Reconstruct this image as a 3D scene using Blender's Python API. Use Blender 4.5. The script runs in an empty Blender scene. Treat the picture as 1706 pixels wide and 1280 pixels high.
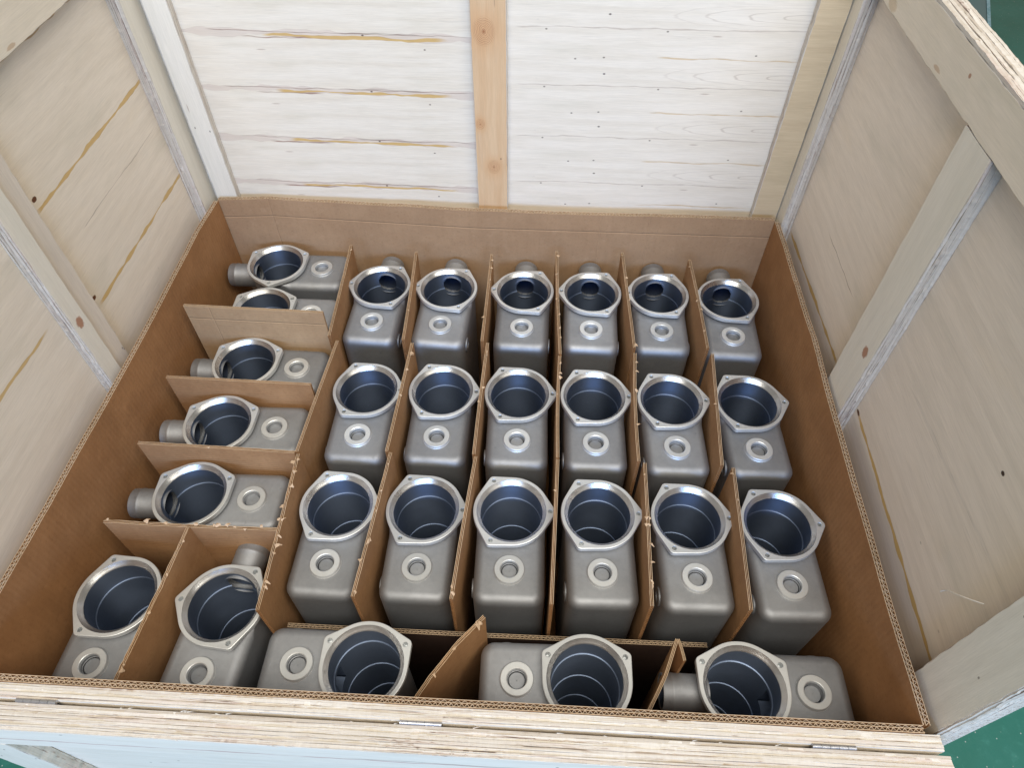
import bpy, bmesh, math, random
from mathutils import Vector, Matrix, noise
random.seed(7)
S = bpy.context.scene
COL = S.collection
RZ = 0.69                      # height of the carton rim above the floor; all coordinates below are relative to the rim

# ------------------------------------------------------------------ camera
cam_d = bpy.data.cameras.new('camera'); cam = bpy.data.objects.new('camera', cam_d); COL.objects.link(cam)
yaw, pitch, roll = -5.46348320e-02, 8.81821165e-01, -1.95088468e-03
cy_, sy_, cp_, sp_ = math.cos(yaw), math.sin(yaw), math.cos(pitch), math.sin(pitch)
fw = Vector((sy_*cp_, cy_*cp_, -sp_)); rt = Vector((cy_, -sy_, 0)); up = rt.cross(fw)
rt, up = math.cos(roll)*rt+math.sin(roll)*up, -math.sin(roll)*rt+math.cos(roll)*up
M = Matrix((rt, up, -fw)).transposed().to_4x4(); M.translation = Vector((0.11392, -0.23173, 0.88660+RZ))
cam.matrix_world = M
cam_d.sensor_width = 36; cam_d.lens = 1159.53/1706*36; cam_d.clip_start = 0.01; cam_d.clip_end = 100
S.camera = cam

# ------------------------------------------------------------------ light
w = bpy.data.worlds.new('World'); S.world = w; w.use_nodes = True
bgn = w.node_tree.nodes['Background']; bgn.inputs[0].default_value = (1.0, 0.935, 0.83, 1); bgn.inputs[1].default_value = 0.34
def area(name, loc, target, sx, sy, power, col):
    l = bpy.data.lights.new(name, 'AREA'); l.shape = 'RECTANGLE'; l.size = sx; l.size_y = sy; l.energy = power; l.color = col
    o = bpy.data.objects.new(name, l); COL.objects.link(o); o.location = loc
    o.rotation_euler = (Vector(target)-Vector(loc)).to_track_quat('-Z', 'Y').to_euler(); return o
area('doorway_daylight', (0.25, -3.9, 2.45), (0, 0.5, 0.6), 3.2, 0.9, 175, (0.30, 0.54, 1.0))
area('roof_light', (0.6, -1.5, 4.7), (0, 0.45, 0.6), 5.0, 2.2, 272, (1.0, 0.93, 0.81))
S.view_settings.view_transform = 'Standard'; S.view_settings.look = 'None'
S.view_settings.exposure = 0.0; S.view_settings.gamma = 1.0

# ------------------------------------------------------------------ node helper
class E:
    def __init__(s, T, sock): s.T = T; s.s = sock
    def _b(s, op, o, rev=False):
        n = s.T.nodes.new('ShaderNodeMath'); n.operation = op
        a, b = (o, s) if rev else (s, o)
        for i, v in enumerate((a, b)):
            if isinstance(v, E): s.T.links.new(v.s, n.inputs[i])
            elif v is not None: n.inputs[i].default_value = v
        return E(s.T, n.outputs[0])
    def __add__(s, o): return s._b('ADD', o)
    __radd__ = __add__
    def __sub__(s, o): return s._b('SUBTRACT', o)
    def __rsub__(s, o): return s._b('SUBTRACT', o, True)
    def __mul__(s, o): return s._b('MULTIPLY', o)
    __rmul__ = __mul__
    def __truediv__(s, o): return s._b('DIVIDE', o)
    def abs(s): return s._b('ABSOLUTE', None)
    def mod(s, p): return s._b('FLOORED_MODULO', p)
    def floor(s): return s._b('FLOOR', None)
    def sqrt(s): return s._b('SQRT', None)
    def pow(s, p): return s._b('POWER', p)
    def min(s, o): return s._b('MINIMUM', o)
    def max(s, o): return s._b('MAXIMUM', o)
    def ss(s, a, b):      # smooth ramp: 0 at a, 1 at b
        n = s.T.nodes.new('ShaderNodeMapRange'); n.interpolation_type = 'SMOOTHSTEP'; s.T.links.new(s.s, n.inputs[0])
        lo, hi = (a, b) if a < b else (b, a)
        n.inputs[1].default_value = lo; n.inputs[2].default_value = hi
        n.inputs[3].default_value = 0 if a < b else 1; n.inputs[4].default_value = 1 if a < b else 0
        return E(s.T, n.outputs[0])
class Mat:
    def __init__(m, name):
        m.m = bpy.data.materials.new(name); m.m.use_nodes = True; m.T = m.m.node_tree
        m.b = m.T.nodes['Principled BSDF']
        t = m.T.nodes.new('ShaderNodeTexCoord'); m.obj = t.outputs['Object']
        sp = m.T.nodes.new('ShaderNodeSeparateXYZ'); m.T.links.new(m.obj, sp.inputs[0])
        m.x, m.y, m.z = [E(m.T, sp.outputs[i]) for i in range(3)]
        m.rnd = E(m.T, m.T.nodes.new('ShaderNodeObjectInfo').outputs['Random'])
    def vec(m, *a):
        n = m.T.nodes.new('ShaderNodeCombineXYZ')
        for i, v in enumerate(a):
            if isinstance(v, E): m.T.links.new(v.s, n.inputs[i])
            else: n.inputs[i].default_value = v
        return n.outputs[0]
    def noise(m, v, scale=1.0, detail=3, rough=0.5, dist=0.0):
        n = m.T.nodes.new('ShaderNodeTexNoise'); m.T.links.new(v, n.inputs['Vector'])
        n.inputs['Scale'].default_value = scale; n.inputs['Detail'].default_value = detail
        n.inputs['Roughness'].default_value = rough; n.inputs['Distortion'].default_value = dist
        return E(m.T, n.outputs[0])
    def vor(m, v, scale=1.0):
        n = m.T.nodes.new('ShaderNodeTexVoronoi'); n.voronoi_dimensions = '2D'; m.T.links.new(v, n.inputs['Vector']); n.inputs['Scale'].default_value = scale
        sp = m.T.nodes.new('ShaderNodeSeparateXYZ'); m.T.links.new(n.outputs['Color'], sp.inputs[0])
        return E(m.T, n.outputs['Distance']), E(m.T, sp.outputs[0]), E(m.T, sp.outputs[1])
    def mix(m, f, a, b):
        n = m.T.nodes.new('ShaderNodeMix'); n.data_type = 'RGBA'
        if isinstance(f, E): m.T.links.new(f.s, n.inputs[0])
        else: n.inputs[0].default_value = f
        for i, v in ((6, a), (7, b)):
            if isinstance(v, tuple): n.inputs[i].default_value = (*v, 1)
            else: m.T.links.new(v, n.inputs[i])
        return n.outputs[2]
    def gain(m, c, g):     # multiply a colour by a scalar field
        n = m.T.nodes.new('ShaderNodeVectorMath'); n.operation = 'SCALE'
        m.T.links.new(c, n.inputs[0]); m.T.links.new(g.s, n.inputs[3]); return n.outputs[0]
    def out(m, c=None, rough=None, bump=None, bstr=0.3, bdist=0.001, metal=0.0, spec=None):
        if isinstance(c, tuple): m.b.inputs['Base Color'].default_value = (*c, 1)
        elif c is not None: m.T.links.new(c, m.b.inputs['Base Color'])
        if isinstance(rough, E): m.T.links.new(rough.s, m.b.inputs['Roughness'])
        elif rough is not None: m.b.inputs['Roughness'].default_value = rough
        m.b.inputs['Metallic'].default_value = metal
        if spec is not None: m.b.inputs['Specular IOR Level'].default_value = spec
        if bump is not None:
            n = m.T.nodes.new('ShaderNodeBump'); n.inputs['Strength'].default_value = bstr; n.inputs['Distance'].default_value = bdist
            m.T.links.new(bump.s, n.inputs['Height']); m.T.links.new(n.outputs[0], m.b.inputs['Normal'])
        return m.m

# ------------------------------------------------------------------ wood
DARK = (0.055, 0.032, 0.022); RED = (0.20, 0.065, 0.035); YEL = (0.58, 0.37, 0.11); PINK = (0.52, 0.40, 0.34)
def veneer(name, ax, base=(0.70, 0.66, 0.575), alt=(0.62, 0.575, 0.49), period=None, off=0.0, streaks=(), spots=(), pins=0.5, patch=0.5, knots=(), grain=1.0, wild=0.0, cath=0.0, side=0.0):
    """rotary-cut poplar veneer; ax: (grain axis, cross axis); all coordinates in metres"""
    m = Mat(name); c3 = {'x': m.x, 'y': m.y, 'z': m.z}
    u, v = c3[ax[0]], c3[ax[1]]
    v0 = v; idx = 0.0
    if period: idx = ((v-off)/period).floor()*0.22
    if period: v = (v-off).mod(period)       # a rotary-cut sheet repeats with every turn of the log
    wob = (m.noise(m.vec(u, v, 0.0), 9, 2)-0.5)
    vw = v+wob*0.010*wild
    f1 = m.noise(m.vec(u*1.2, vw*14, 3.1), 6, 4, 0.55)
    f2 = m.noise(m.vec(u*2.5, v*60, 7.7), 12, 4, 0.6)
    f3 = m.noise(m.vec(u*2, v*5, 1.3), 3.0, 3, 0.55)
    f4 = m.noise(m.vec(u*40, v0*600, 5.0), 1.0, 2, 0.5)
    col = m.mix(f1.ss(0.30, 0.74)*0.75, base, alt)
    col = m.mix((f3.ss(0.52, 0.78))*patch*0.6, col, (alt[0]*0.90, alt[1]*0.93, alt[2]*0.92))
    col = m.mix(f3.ss(0.42, 0.22)*patch*0.5, col, (base[0]*1.02, base[1]*0.99, base[2]*0.93))
    if wild > 0:                               # faint brown growth-ring lines
        g = (vw*75+m.noise(m.vec(u*1.1, v*22, 9.0), 3, 3, 0.5)*5).mod(1.0)
        gate = m.noise(m.vec(u*1.3, v*20, 15.0), 3.0, 2).ss(0.50, 0.66)
        ln = (g-0.5).abs().ss(0.07, 0.0)*gate*0.35*wild
        col = m.mix(ln, col, (0.42, 0.33, 0.26))
    if cath > 0:                               # nested long flame figure
        rr = ((u-cath)*(u-cath)*0.45+(v-0.052)*(v-0.052)*60).sqrt()
        fl = ((rr*24+m.noise(m.vec(u*5, v*30, 2.0), 2, 2)*1.2).mod(1.0)-0.5).abs().ss(0.09, 0.0)*rr.ss(0.24, 0.06)
        col = m.mix(fl*0.45, col, (0.40, 0.32, 0.25))
    for (vc, slope, u0, u1, wd, c, a, sd) in streaks:
        n1 = m.noise(m.vec(u, idx+sd, 0.0), 9, 3, 0.6)-0.5
        cen = v-(vc+0.0)-(u-u0)*slope-n1*0.014
        wv = m.noise(m.vec(u, idx+sd+5, 0.0), 14, 2).ss(0.32, 0.66)*wd+wd*0.12
        d = (cen.abs()-wv*0.5)
        msk = d.ss(0.0009, -0.0003)*(u-u0).ss(0.0, 0.02)*(u1-u).ss(0.0, 0.03)
        edge = (d.abs()).ss(0.0007, 0.0001)*(u-u0).ss(0.0, 0.02)*(u1-u).ss(0.0, 0.03)*m.noise(m.vec(u, idx*2.0+sd+2, 0.0), 25, 2).ss(0.45, 0.6)
        col = m.mix(msk*a, col, c); col = m.mix(edge*0.38*a, col, (0.16, 0.08, 0.04))
    if pins > 0:                               # pin knots with tails
        for sc, th, k, L in ((26, 0.060, 0.75, 1.0), (13, 0.034, 0.85, 0.8)):
            d, r1, r2 = m.vor(m.vec(u*0.72, v*1.15, 2.0+k+sc), sc)
            on = r1.ss(1-pins*0.34, 1-pins*0.34+0.02)
            col = m.mix(d.ss(th*0.9, th*0.35)*on*k, col, DARK)
            d2, q1, q2 = m.vor(m.vec(u*0.16, v*1.3, 9.0+k), sc*1.2)
            col = m.mix(d2.ss(0.060, 0.018)*q1.ss(1-pins*0.22, 1-pins*0.22+0.02)*0.55, col, (0.28, 0.17, 0.12))
    for (us, vs, ru, rv, c, a) in spots:
        n1 = (m.noise(m.vec(u, v0, 0.5), 260, 2, 0.5)-0.5)
        d = (((u-us)/ru)*((u-us)/ru)+((v0-vs)/rv)*((v0-vs)/rv)).sqrt()+n1*0.7
        col = m.mix(d.ss(1.1, 0.75)*a, col, c)
    for (us, vs, r) in knots:                  # sound knots with rings
        d = (((u-us)/1.25)*((u-us)/1.25)+(v0-vs)*(v0-vs)).sqrt()
        dw = d+(m.noise(m.vec(u, v0, 2.5), 60, 3)-0.5)*0.006
        rg = (dw*420).mod(1.0)
        rings = (rg-0.5).abs().ss(0.3, 0.05)*d.ss(r*1.15, r*0.75)
        col = m.mix(d.ss(r*2.4, r*0.3)*0.45, col, (0.58, 0.30, 0.13))
        col = m.mix(rings*0.5, col, (0.30, 0.11, 0.04))
        col = m.mix(d.ss(r*0.25, 0.0)*0.7, col, (0.25, 0.08, 0.03))
    f5 = m.noise(m.vec(u*9, v0*260, 6.0), 1.0, 3, 0.65)
    col = m.gain(col, f2*0.20*grain+0.90); col = m.gain(col, f4*0.14+0.93); col = m.gain(col, f5.ss(0.60, 0.74)*-0.09*grain+1.0)
    return m.out(col, 0.62, f2*0.5+f4*0.6, 0.25, 0.0006, spec=0.3)
def ply_edge(name, ax, warm=0.0, fine=1.0):
    """sawn plywood edge: long layers, glue lines, voids; ax = length axis"""
    m = Mat(name); a = {'x': (m.x, m.y, m.z), 'y': (m.y, m.x, m.z), 'z': (m.z, m.x, m.y)}[ax]
    u, p, q = a
    wz = m.noise(m.vec(u*3, p*20, q*20), 3, 3)*1.6
    f1 = m.noise(m.vec(u*3, p*230*fine, q*230*fine), 1.0, 4, 0.6)
    f2 = m.noise(m.vec(u*5+wz, p*420*fine, q*420*fine), 1.0, 3, 0.65)
    f3 = m.noise(m.vec(u*5, p*120*fine, q*120*fine+3), 1.0, 3, 0.5)
    col = m.mix(f1.ss(0.35, 0.65), (0.68, 0.645, 0.585), (0.55, 0.50, 0.43))
    col = m.mix(f3.ss(0.54, 0.68)*0.5, col, (0.58, 0.47, 0.42))
    col = m.mix(f2.ss(0.55, 0.64)*0.70, col, (0.33, 0.23, 0.18))
    col = m.mix(f2.ss(0.63, 0.70)*0.9, col, (0.06, 0.035, 0.025))
    if warm: col = m.mix(warm, col, (0.44, 0.38, 0.31))
    f4 = m.noise(m.vec(u*300, p*60, q*60), 1.0, 3, 0.7)
    col = m.gain(col, f4*0.2+0.9)
    return m.out(col, 0.75, f2*-1.0+f4*0.4, 0.6, 0.0012, spec=0.2)
P = 0.1030
BL_STREAKS = [(0.0480, -0.010, -0.56, 0.05, 0.015, (0.60, 0.49, 0.42), 0.50, 1.0), (0.0440, -0.014, -0.40, -0.06, 0.0055, YEL, 0.85, 4.0),
              (0.0405, -0.010, -0.44, -0.30, 0.0026, RED, 0.65, 8.0), (0.0500, -0.020, -0.27, -0.10, 0.0012, DARK, 0.5, 12.0), (0.0505, -0.008, -0.50, -0.02, 0.0010, (0.3, 0.2, 0.16), 0.7, 17.0)]
M_backL = veneer('veneer_knotty_sheet', 'xz', (0.78, 0.715, 0.61), (0.69, 0.615, 0.50), P, -0.022, BL_STREAKS, pins=0.16, wild=0.55, patch=0.6)
M_backR = veneer('veneer_pin_knot_sheet', 'xz', (0.79, 0.725, 0.625), (0.70, 0.63, 0.52), P, 0.016,
                 [(0.083, -0.004, 0.30, 0.56, 0.0022, (0.55, 0.36, 0.15), 0.6, 3.0), (0.030, 0.0, 0.05, 0.56, 0.0015, (0.42, 0.33, 0.27), 0.5, 7.0)], pins=0.42, wild=0.6, patch=0.5, cath=0.56)
M_left = veneer('veneer_left_sheet', 'yz', (0.80, 0.715, 0.60), (0.71, 0.625, 0.51), streaks=[
    (0.268, 0.010, 0.555, 0.96, 0.0075, YEL, 0.85, 1.0), (0.078, 0.0, 0.565, 0.96, 0.0078, YEL, 0.85, 2.0), (0.146, -0.02, 0.10, 0.458, 0.0060, YEL, 0.8, 3.0),
    (0.450, -0.004, 0.0, 0.96, 0.009, (0.46, 0.29, 0.13), 0.85, 4.0), (0.19, 0.0, 0.62, 0.93, 0.0012, (0.35, 0.28, 0.22), 0.5, 6.0)],
    spots=[(0.566, 0.096, 0.0055, 0.004, (0.13, 0.05, 0.02), 1.0), (0.57, 0.285, 0.006, 0.004, (0.13, 0.05, 0.02), 1.0)], pins=0.03, patch=0.9, wild=0.25)
M_right = veneer('veneer_right_sheet', 'yz', (0.79, 0.70, 0.59), (0.70, 0.615, 0.51), streaks=[
    (-0.006, -0.035, 0.57, 0.955, 0.0090, YEL, 0.9, 1.0), (-0.012, 0.050, 0.07, 0.47, 0.0100, YEL, 0.9, 2.0), (0.10, 0.0, 0.62, 0.80, 0.0010, (0.25, 0.18, 0.12), 0.7, 5.0),
    (0.17, -0.06, 0.08, 0.40, 0.0060, (0.66, 0.59, 0.50), 0.5, 9.0)],
    spots=[(0.573, 0.221, 0.004, 0.0025, DARK, 1.0), (0.201, 0.241, 0.0035, 0.0028, DARK, 1.0), (0.46, 0.009, 0.007, 0.0035, (0.12, 0.05, 0.02), 1.0)], pins=0.03, patch=0.9, wild=0.25)
M_batpale = veneer('batten_pale_speckled', 'zx', (0.78, 0.73, 0.64), (0.69, 0.65, 0.56), pins=0.9, patch=0.4)
M_batside = veneer('batten_side_face', 'zy', (0.79, 0.745, 0.645), (0.72, 0.675, 0.575), pins=0.05, patch=0.5,
                   spots=[(0.115, 0.492, 0.011, 0.008, (0.38, 0.16, 0.075), 0.85)], grain=0.7)
M_rough = veneer('batten_rough_strip', 'zy', (0.68, 0.61, 0.52), (0.60, 0.53, 0.45), pins=0.4, patch=0.8, grain=1.3)
M_pine = veneer('batten_pine', 'zx', (0.66, 0.47, 0.29), (0.60, 0.39, 0.22), pins=0.08, patch=0.6, wild=0.6,
                knots=[(0.352, 0.000, 0.020), (0.180, -0.012, 0.009), (0.088, 0.012, 0.013), (0.44, 0.0, 0.015)])
M_batyel = veneer('batten_yellow', 'xz', (0.62, 0.50, 0.33), (0.54, 0.42, 0.27), pins=0.05, patch=0.9, wild=0.4)
M_rail = veneer('rail_sheet', 'yz', (0.78, 0.70, 0.58), (0.70, 0.63, 0.51), pins=0.15, patch=0.9,
                spots=[(0.85, 0.463, 0.018, 0.009, (0.50, 0.36, 0.20), 0.5), (0.66, 0.462, 0.012, 0.003, (0.45, 0.28, 0.15), 0.6), (0.585, 0.49, 0.0035, 0.003, (0.34, 0.14, 0.06), 0.8), (0.53, 0.41, 0.005, 0.004, RED, 0.9)])
M_flap = veneer('flap_sheet', 'xz', (0.84, 0.78, 0.69), (0.77, 0.70, 0.60), pins=0.30, patch=0.3, wild=0.6,
                streaks=[(-0.052, 0.0, -0.6, 0.6, 0.0040, (0.50, 0.30, 0.27), 0.7, 1.0), (-0.047, 0.0, -0.1, 0.15, 0.0016, DARK, 0.6, 7.0)])
M_ex = ply_edge('ply_edge_long', 'x', 0.0, 0.8); M_ey = ply_edge('ply_edge_deep', 'y'); M_ez = ply_edge('ply_edge_upright', 'z')

# ------------------------------------------------------------------ cardboard
def cardboard(name, base, alt, lines=0.0, creases=(), axis='z', pitch=0.0085):
    m = Mat(name)
    u = m.x+m.y
    f1 = m.noise(m.obj, 11, 4, 0.6); f2 = m.noise(m.obj, 190, 4, 0.7); f3 = m.noise(m.vec(m.x*60, m.y*60, m.z*5), 2, 3)
    col = m.mix(f1.ss(0.3, 0.75), base, alt); col = m.mix(f2.ss(0.50, 0.75)*0.35, col, (alt[0]*0.62, alt[1]*0.60, alt[2]*0.58))
    f5 = m.noise(m.obj, 60, 3, 0.5); col = m.mix(f5.ss(0.58, 0.72)*0.18, col, (base[0]*1.25, base[1]*1.3, base[2]*1.4))
    col = m.gain(col, f3*0.14+0.93)
    if axis == 'z': wv = ((m.x+m.y)*(1/pitch)).mod(1.0)
    else: wv = (m.z*(1/0.0062)).mod(1.0)
    h = (wv-0.5).abs()*lines
    for (kind, c) in creases:
        t = ((m.z if kind == 'z' else m.x)-c).abs().ss(0.0022, 0.0)
        h = h-t*4; col = m.mix(t*0.30, col, (base[0]*1.25, base[1]*1.25, base[2]*1.25))
    f6 = m.noise(m.obj, 16, 3, 0.55)
    return m.out(col, 0.8, h+f2*0.25+f6*7.0, 0.45, 0.0006, spec=0.15)
M_card = cardboard('brown_cardboard', (0.36, 0.185, 0.082), (0.29, 0.145, 0.063), 1.0)
M_cardshade = cardboard('shade_dark_cardboard', (0.060, 0.036, 0.028), (0.045, 0.027, 0.022), 0.3)  # shade of the front gap put into the board's base colour
M_cardback = cardboard('brown_cardboard_creased', (0.38, 0.245, 0.145), (0.335, 0.210, 0.122), 0.3, [('z', -0.043), ('x', -0.469), ('x', 0.235), ('x', 0.335)])  # same board as the sides, paler base imitates the light on the back panel
M_div = cardboard('divider_cardboard', (0.38, 0.215, 0.105), (0.30, 0.160, 0.076), 1.6, axis='h')
M_divtall = cardboard('pale_divider_cardboard', (0.42, 0.285, 0.165), (0.37, 0.240, 0.135), 0.9, [('z', 0.462), ('x', -0.085)], axis='h')
M_flute = cardboard('corrugated_medium', (0.50, 0.375, 0.26), (0.42, 0.31, 0.20), 0.0)
M_liner = cardboard('liner_edge', (0.54, 0.41, 0.28), (0.46, 0.34, 0.22), 0.0)
M_torn = cardboard('torn_paper', (0.54, 0.40, 0.28), (0.44, 0.31, 0.20), 0.0)

# ------------------------------------------------------------------ metal
def cast_metal(name, base, rough, metal=0.85, aniso=0.0, rings=0.0, grit=1.0):
    m = Mat(name)
    f1 = m.noise(m.vec(m.x+m.rnd*7, m.y, m.z), 22, 4, 0.6); f2 = m.noise(m.obj, 520, 3, 0.7); f3 = m.noise(m.vec(m.x, m.y+m.rnd*3, m.z), 7, 3)
    col = m.mix(f1.ss(0.35, 0.75), base, tuple(c*0.86 for c in base))
    sc = m.noise(m.vec(m.x*30+m.rnd*9, m.y*220, m.z*90), 1.2, 3, 0.6).ss(0.68, 0.76)
    col = m.mix(sc*0.40, col, tuple(min(1, c*1.35) for c in base))
    st = m.noise(m.vec(m.x+m.rnd*5, m.y, m.z), 55, 3, 0.6).ss(0.66, 0.78)
    col = m.mix(st*0.38*grit, col, tuple(c*0.55 for c in base))
    col = m.gain(col, m.rnd*0.10+0.95)
    f9 = m.noise(m.vec(m.x+m.rnd*3, m.y, m.z), 170, 3, 0.6); hb = f2*0.5*grit+f9*0.8*grit; col = m.gain(col, f9*0.16*grit+(1.0-0.08*grit)); col = m.gain(col, m.rnd*0.12+0.94)
    if rings > 0: hb = hb+m.noise(m.vec((m.x*m.x+m.y*m.y).sqrt()*1800, m.z*1800, 0.0), 1.0, 2)*rings
    r = f1*0.16+f3*0.16+(rough-0.16)
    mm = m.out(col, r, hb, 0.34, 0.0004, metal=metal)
    if aniso:
        t = m.T.nodes.new('ShaderNodeTangent'); t.direction_type = 'RADIAL'; t.axis = 'Z'
        m.T.links.new(t.outputs[0], m.b.inputs['Tangent']); m.b.inputs['Anisotropic'].default_value = aniso; m.b.inputs['Anisotropic Rotation'].default_value = 0.25
    return mm
M_body = cast_metal('sandblasted_casting', (0.350, 0.365, 0.390), 0.62, 0.84)
M_flange = cast_metal('machined_flange', (0.66, 0.685, 0.70), 0.44, 0.62, 0.0, 0.5, 0.4)
M_cham = cast_metal('turned_chamfer', (0.60, 0.61, 0.62), 0.30, 0.95, 0.75, 1.0, 0.2)
M_bore = cast_metal('machined_bore', (0.185, 0.235, 0.335), 0.48, 1.0, 0.72, 0.6, 0.2)  # blue base imitates daylight reflected on the bore walls
M_pipeshade = cast_metal('pipe_shade_metal', (0.11, 0.14, 0.21), 0.60, 0.95)  # dark base stands in for shade inside the pipes
M_steel = cast_metal('zinc_hinge', (0.55, 0.56, 0.60), 0.30, 1.0)

# ------------------------------------------------------------------ object helpers
def mesh_obj(name, bm, mats, parent=None, smooth=False, angle=None):
    me = bpy.data.meshes.new(name)
    if smooth:
        for f in bm.faces: f.smooth = True
    if angle:
        for e in bm.edges:
            if len(e.link_faces) == 2 and e.calc_face_angle(0) > angle: e.smooth = False
    bm.to_mesh(me); bm.free()
    for mt in (mats if isinstance(mats, (list, tuple)) else [mats]): me.materials.append(mt)
    o = bpy.data.objects.new(name, me); COL.objects.link(o)
    if parent: o.parent = parent
    return o
def thing(name, label, cat, loc=(0, 0, 0), rz=0, group=None):
    o = bpy.data.objects.new(name, None); COL.objects.link(o); o.location = loc; o.rotation_euler = (0, 0, rz)
    o.empty_display_size = 0.05; o['label'] = label; o['category'] = cat
    if group: o['group'] = group
    return o
ORIGIN = (0, 0, RZ)
def wn(p, s): return noise.noise(Vector(p)*s)

def board(name, parent, u_ax, u0, u1, t_ax, t0, t1, w0, w1, mface, medge, rag=0.0008, bend=0.0, seg=None):
    """plank: length along u_ax (0,1,2) from u0 to u1, thickness along t_ax from t0 to t1, width along the third axis w0..w1"""
    w_ax = 3-u_ax-t_ax
    seg = seg or max(4, int(abs(u1-u0)/0.012))
    bm = bmesh.new(); c = 0.0009; rows = []
    sec = [(t0+c, w0), (t1-c, w0), (t1, w0+c), (t1, w1-c), (t1-c, w1), (t0+c, w1), (t0, w1-c), (t0, w0+c)]
    for i in range(seg+1):
        u = u0+(u1-u0)*i/seg; row = []
        for k, (t, ww) in enumerate(sec):
            p = [0, 0, 0]; p[u_ax] = u; p[t_ax] = t+bend*math.sin(math.pi*i/seg)
            lo = k in (0, 1, 2, 7)
            n = wn((u*60, 3.1 if lo else 8.7, t0*90+w0*31), 1.0)*rag+wn((u*260, k*1.7, w0*17), 1.0)*rag*0.7
            p[w_ax] = ww+n
            if i in (0, seg): p[u_ax] += wn((ww*300, t*300, 2), 1.0)*rag*1.5
            row.append(bm.verts.new(p))
        rows.append(row)
    for i in range(seg):
        for k in range(8):
            a, b = rows[i][k], rows[i][(k+1) % 8]; c2, d = rows[i+1][(k+1) % 8], rows[i+1][k]
            f = bm.faces.new((a, b, c2, d)); f.material_index = 0 if k in (2, 6) else 1
    for r in (rows[0][::-1], rows[-1]):
        f = bm.faces.new(r); f.material_index = 1
    bmesh.ops.recalc_face_normals(bm, faces=bm.faces)
    return mesh_obj(name, bm, [mface, medge], parent)

M_p1 = ply_edge('ply_pale', 'x'); M_p2 = ply_edge('ply_tan', 'x', 0.25); M_p3 = ply_edge('ply_dark', 'x', 0.75)
def ply_layers(parent, u_ax, u0, u1, t_ax, t0, t1, w, sign, n=6, amp=0.0014):
    """the sawn edge of plywood: separate veneers, each torn off at its own height, with thin gaps between"""
    w_ax = 3-u_ax-t_ax; bm = bmesh.new(); sd = random.uniform(0, 99); step = 0.004; N = int(abs(u1-u0)/step)
    cuts = [0]+sorted((k+random.uniform(-0.28, 0.28))/n for k in range(1, n))+[1]
    for k in range(n):
        a, b = cuts[k], cuts[k+1]; prev = None; mi = random.choice((0, 0, 1)) if k % 2 == 0 else random.choice((0, 1, 2)); h0 = random.uniform(-0.4, 0.5)*amp
        for i in range(N+1):
            u = u0+(u1-u0)*i/N; wav = wn((u*6, k, sd), 1)*0.05*(t1-t0)
            h = h0+amp*(wn((u*25, k*3.1, sd), 1)*0.8+max(0, wn((u*130, k*5.3, sd), 1))*0.9)
            ta, tb = t0+(t1-t0)*a+wav+0.00022, t0+(t1-t0)*b+wav-0.00022; row = []
            if a == 0: ta = t0+0.0002
            if b == 1: tb = t1-0.0002
            for t, hh in ((ta, -0.004), (ta, h), (tb, h*0.8), (tb, -0.004)):
                p = [0, 0, 0]; p[u_ax] = u; p[t_ax] = t; p[w_ax] = w+sign*(hh+0.0012); row.append(bm.verts.new(p))
            if prev:
                for q in range(3): f = bm.faces.new((prev[q], prev[q+1], row[q+1], row[q])); f.material_index = mi
            else: bm.faces.new(row).material_index = mi
            prev = row
        bm.faces.new(prev[::-1]).material_index = mi
    bmesh.ops.recalc_face_normals(bm, faces=bm.faces)
    o = mesh_obj('ply_layers', bm, PM[u_ax], parent); o['kind'] = 'stuff'; return o
PM = {0: [M_p1, M_p2, M_p3], 1: [ply_edge('ply_pale_deep', 'y'), ply_edge('ply_tan_deep', 'y', 0.15), ply_edge('ply_dark_deep', 'y', 0.5)], 2: [ply_edge('ply_pale_upright', 'z'), ply_edge('ply_tan_upright', 'z', 0.1), ply_edge('ply_dark_upright', 'z', 0.5)]}

# ------------------------------------------------------------------ floor and background
def floor_mat():
    m = Mat('green_floor_paint')
    f1 = m.noise(m.obj, 3.0, 4, 0.6); f2 = m.noise(m.obj, 38, 5, 0.7); f3 = m.noise(m.vec(m.x*90, m.y*25, 0.0), 1, 4, 0.7)
    col = m.mix(f1.ss(0.3, 0.7), (0.012, 0.115, 0.082), (0.020, 0.145, 0.112))
    col = m.mix(f2.ss(0.52, 0.72)*0.55, col, (0.035, 0.195, 0.155)); col = m.mix(f3.ss(0.62, 0.74)*0.35, col, (0.09, 0.30, 0.25))
    d, r1, r2 = m.vor(m.obj, 75); col = m.mix(d.ss(0.13, 0.05)*r1.ss(0.94, 0.96)*0.8, col, (0.42, 0.45, 0.42))
    d, r1, r2 = m.vor(m.obj, 34); col = m.mix(d.ss(0.10, 0.04)*r1.ss(0.93, 0.96)*0.8, col, (0.50, 0.40, 0.38))
    return m.out(col, f2*0.25+0.28, f2+f3*0.4, 0.4, 0.001, spec=0.5)
bm = bmesh.new(); bmesh.ops.create_grid(bm, x_segments=2, y_segments=2, size=9)
fl = mesh_obj('floor', bm, floor_mat()); fl['kind'] = 'structure'; fl['label'] = 'green painted concrete floor with scuffs around the crate'
m = Mat('grey_teal_floor'); f = m.noise(m.obj, 4, 4); M_zone = m.out(m.mix(f.ss(0.3, 0.7), (0.085, 0.19, 0.195), (0.125, 0.20, 0.21)), 0.45, spec=0.4)
m = Mat('pale_line'); f = m.noise(m.obj, 60, 4); M_line = m.out(m.mix(f.ss(0.35, 0.7), (0.30, 0.48, 0.56), (0.16, 0.34, 0.40)), 0.5)
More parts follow.
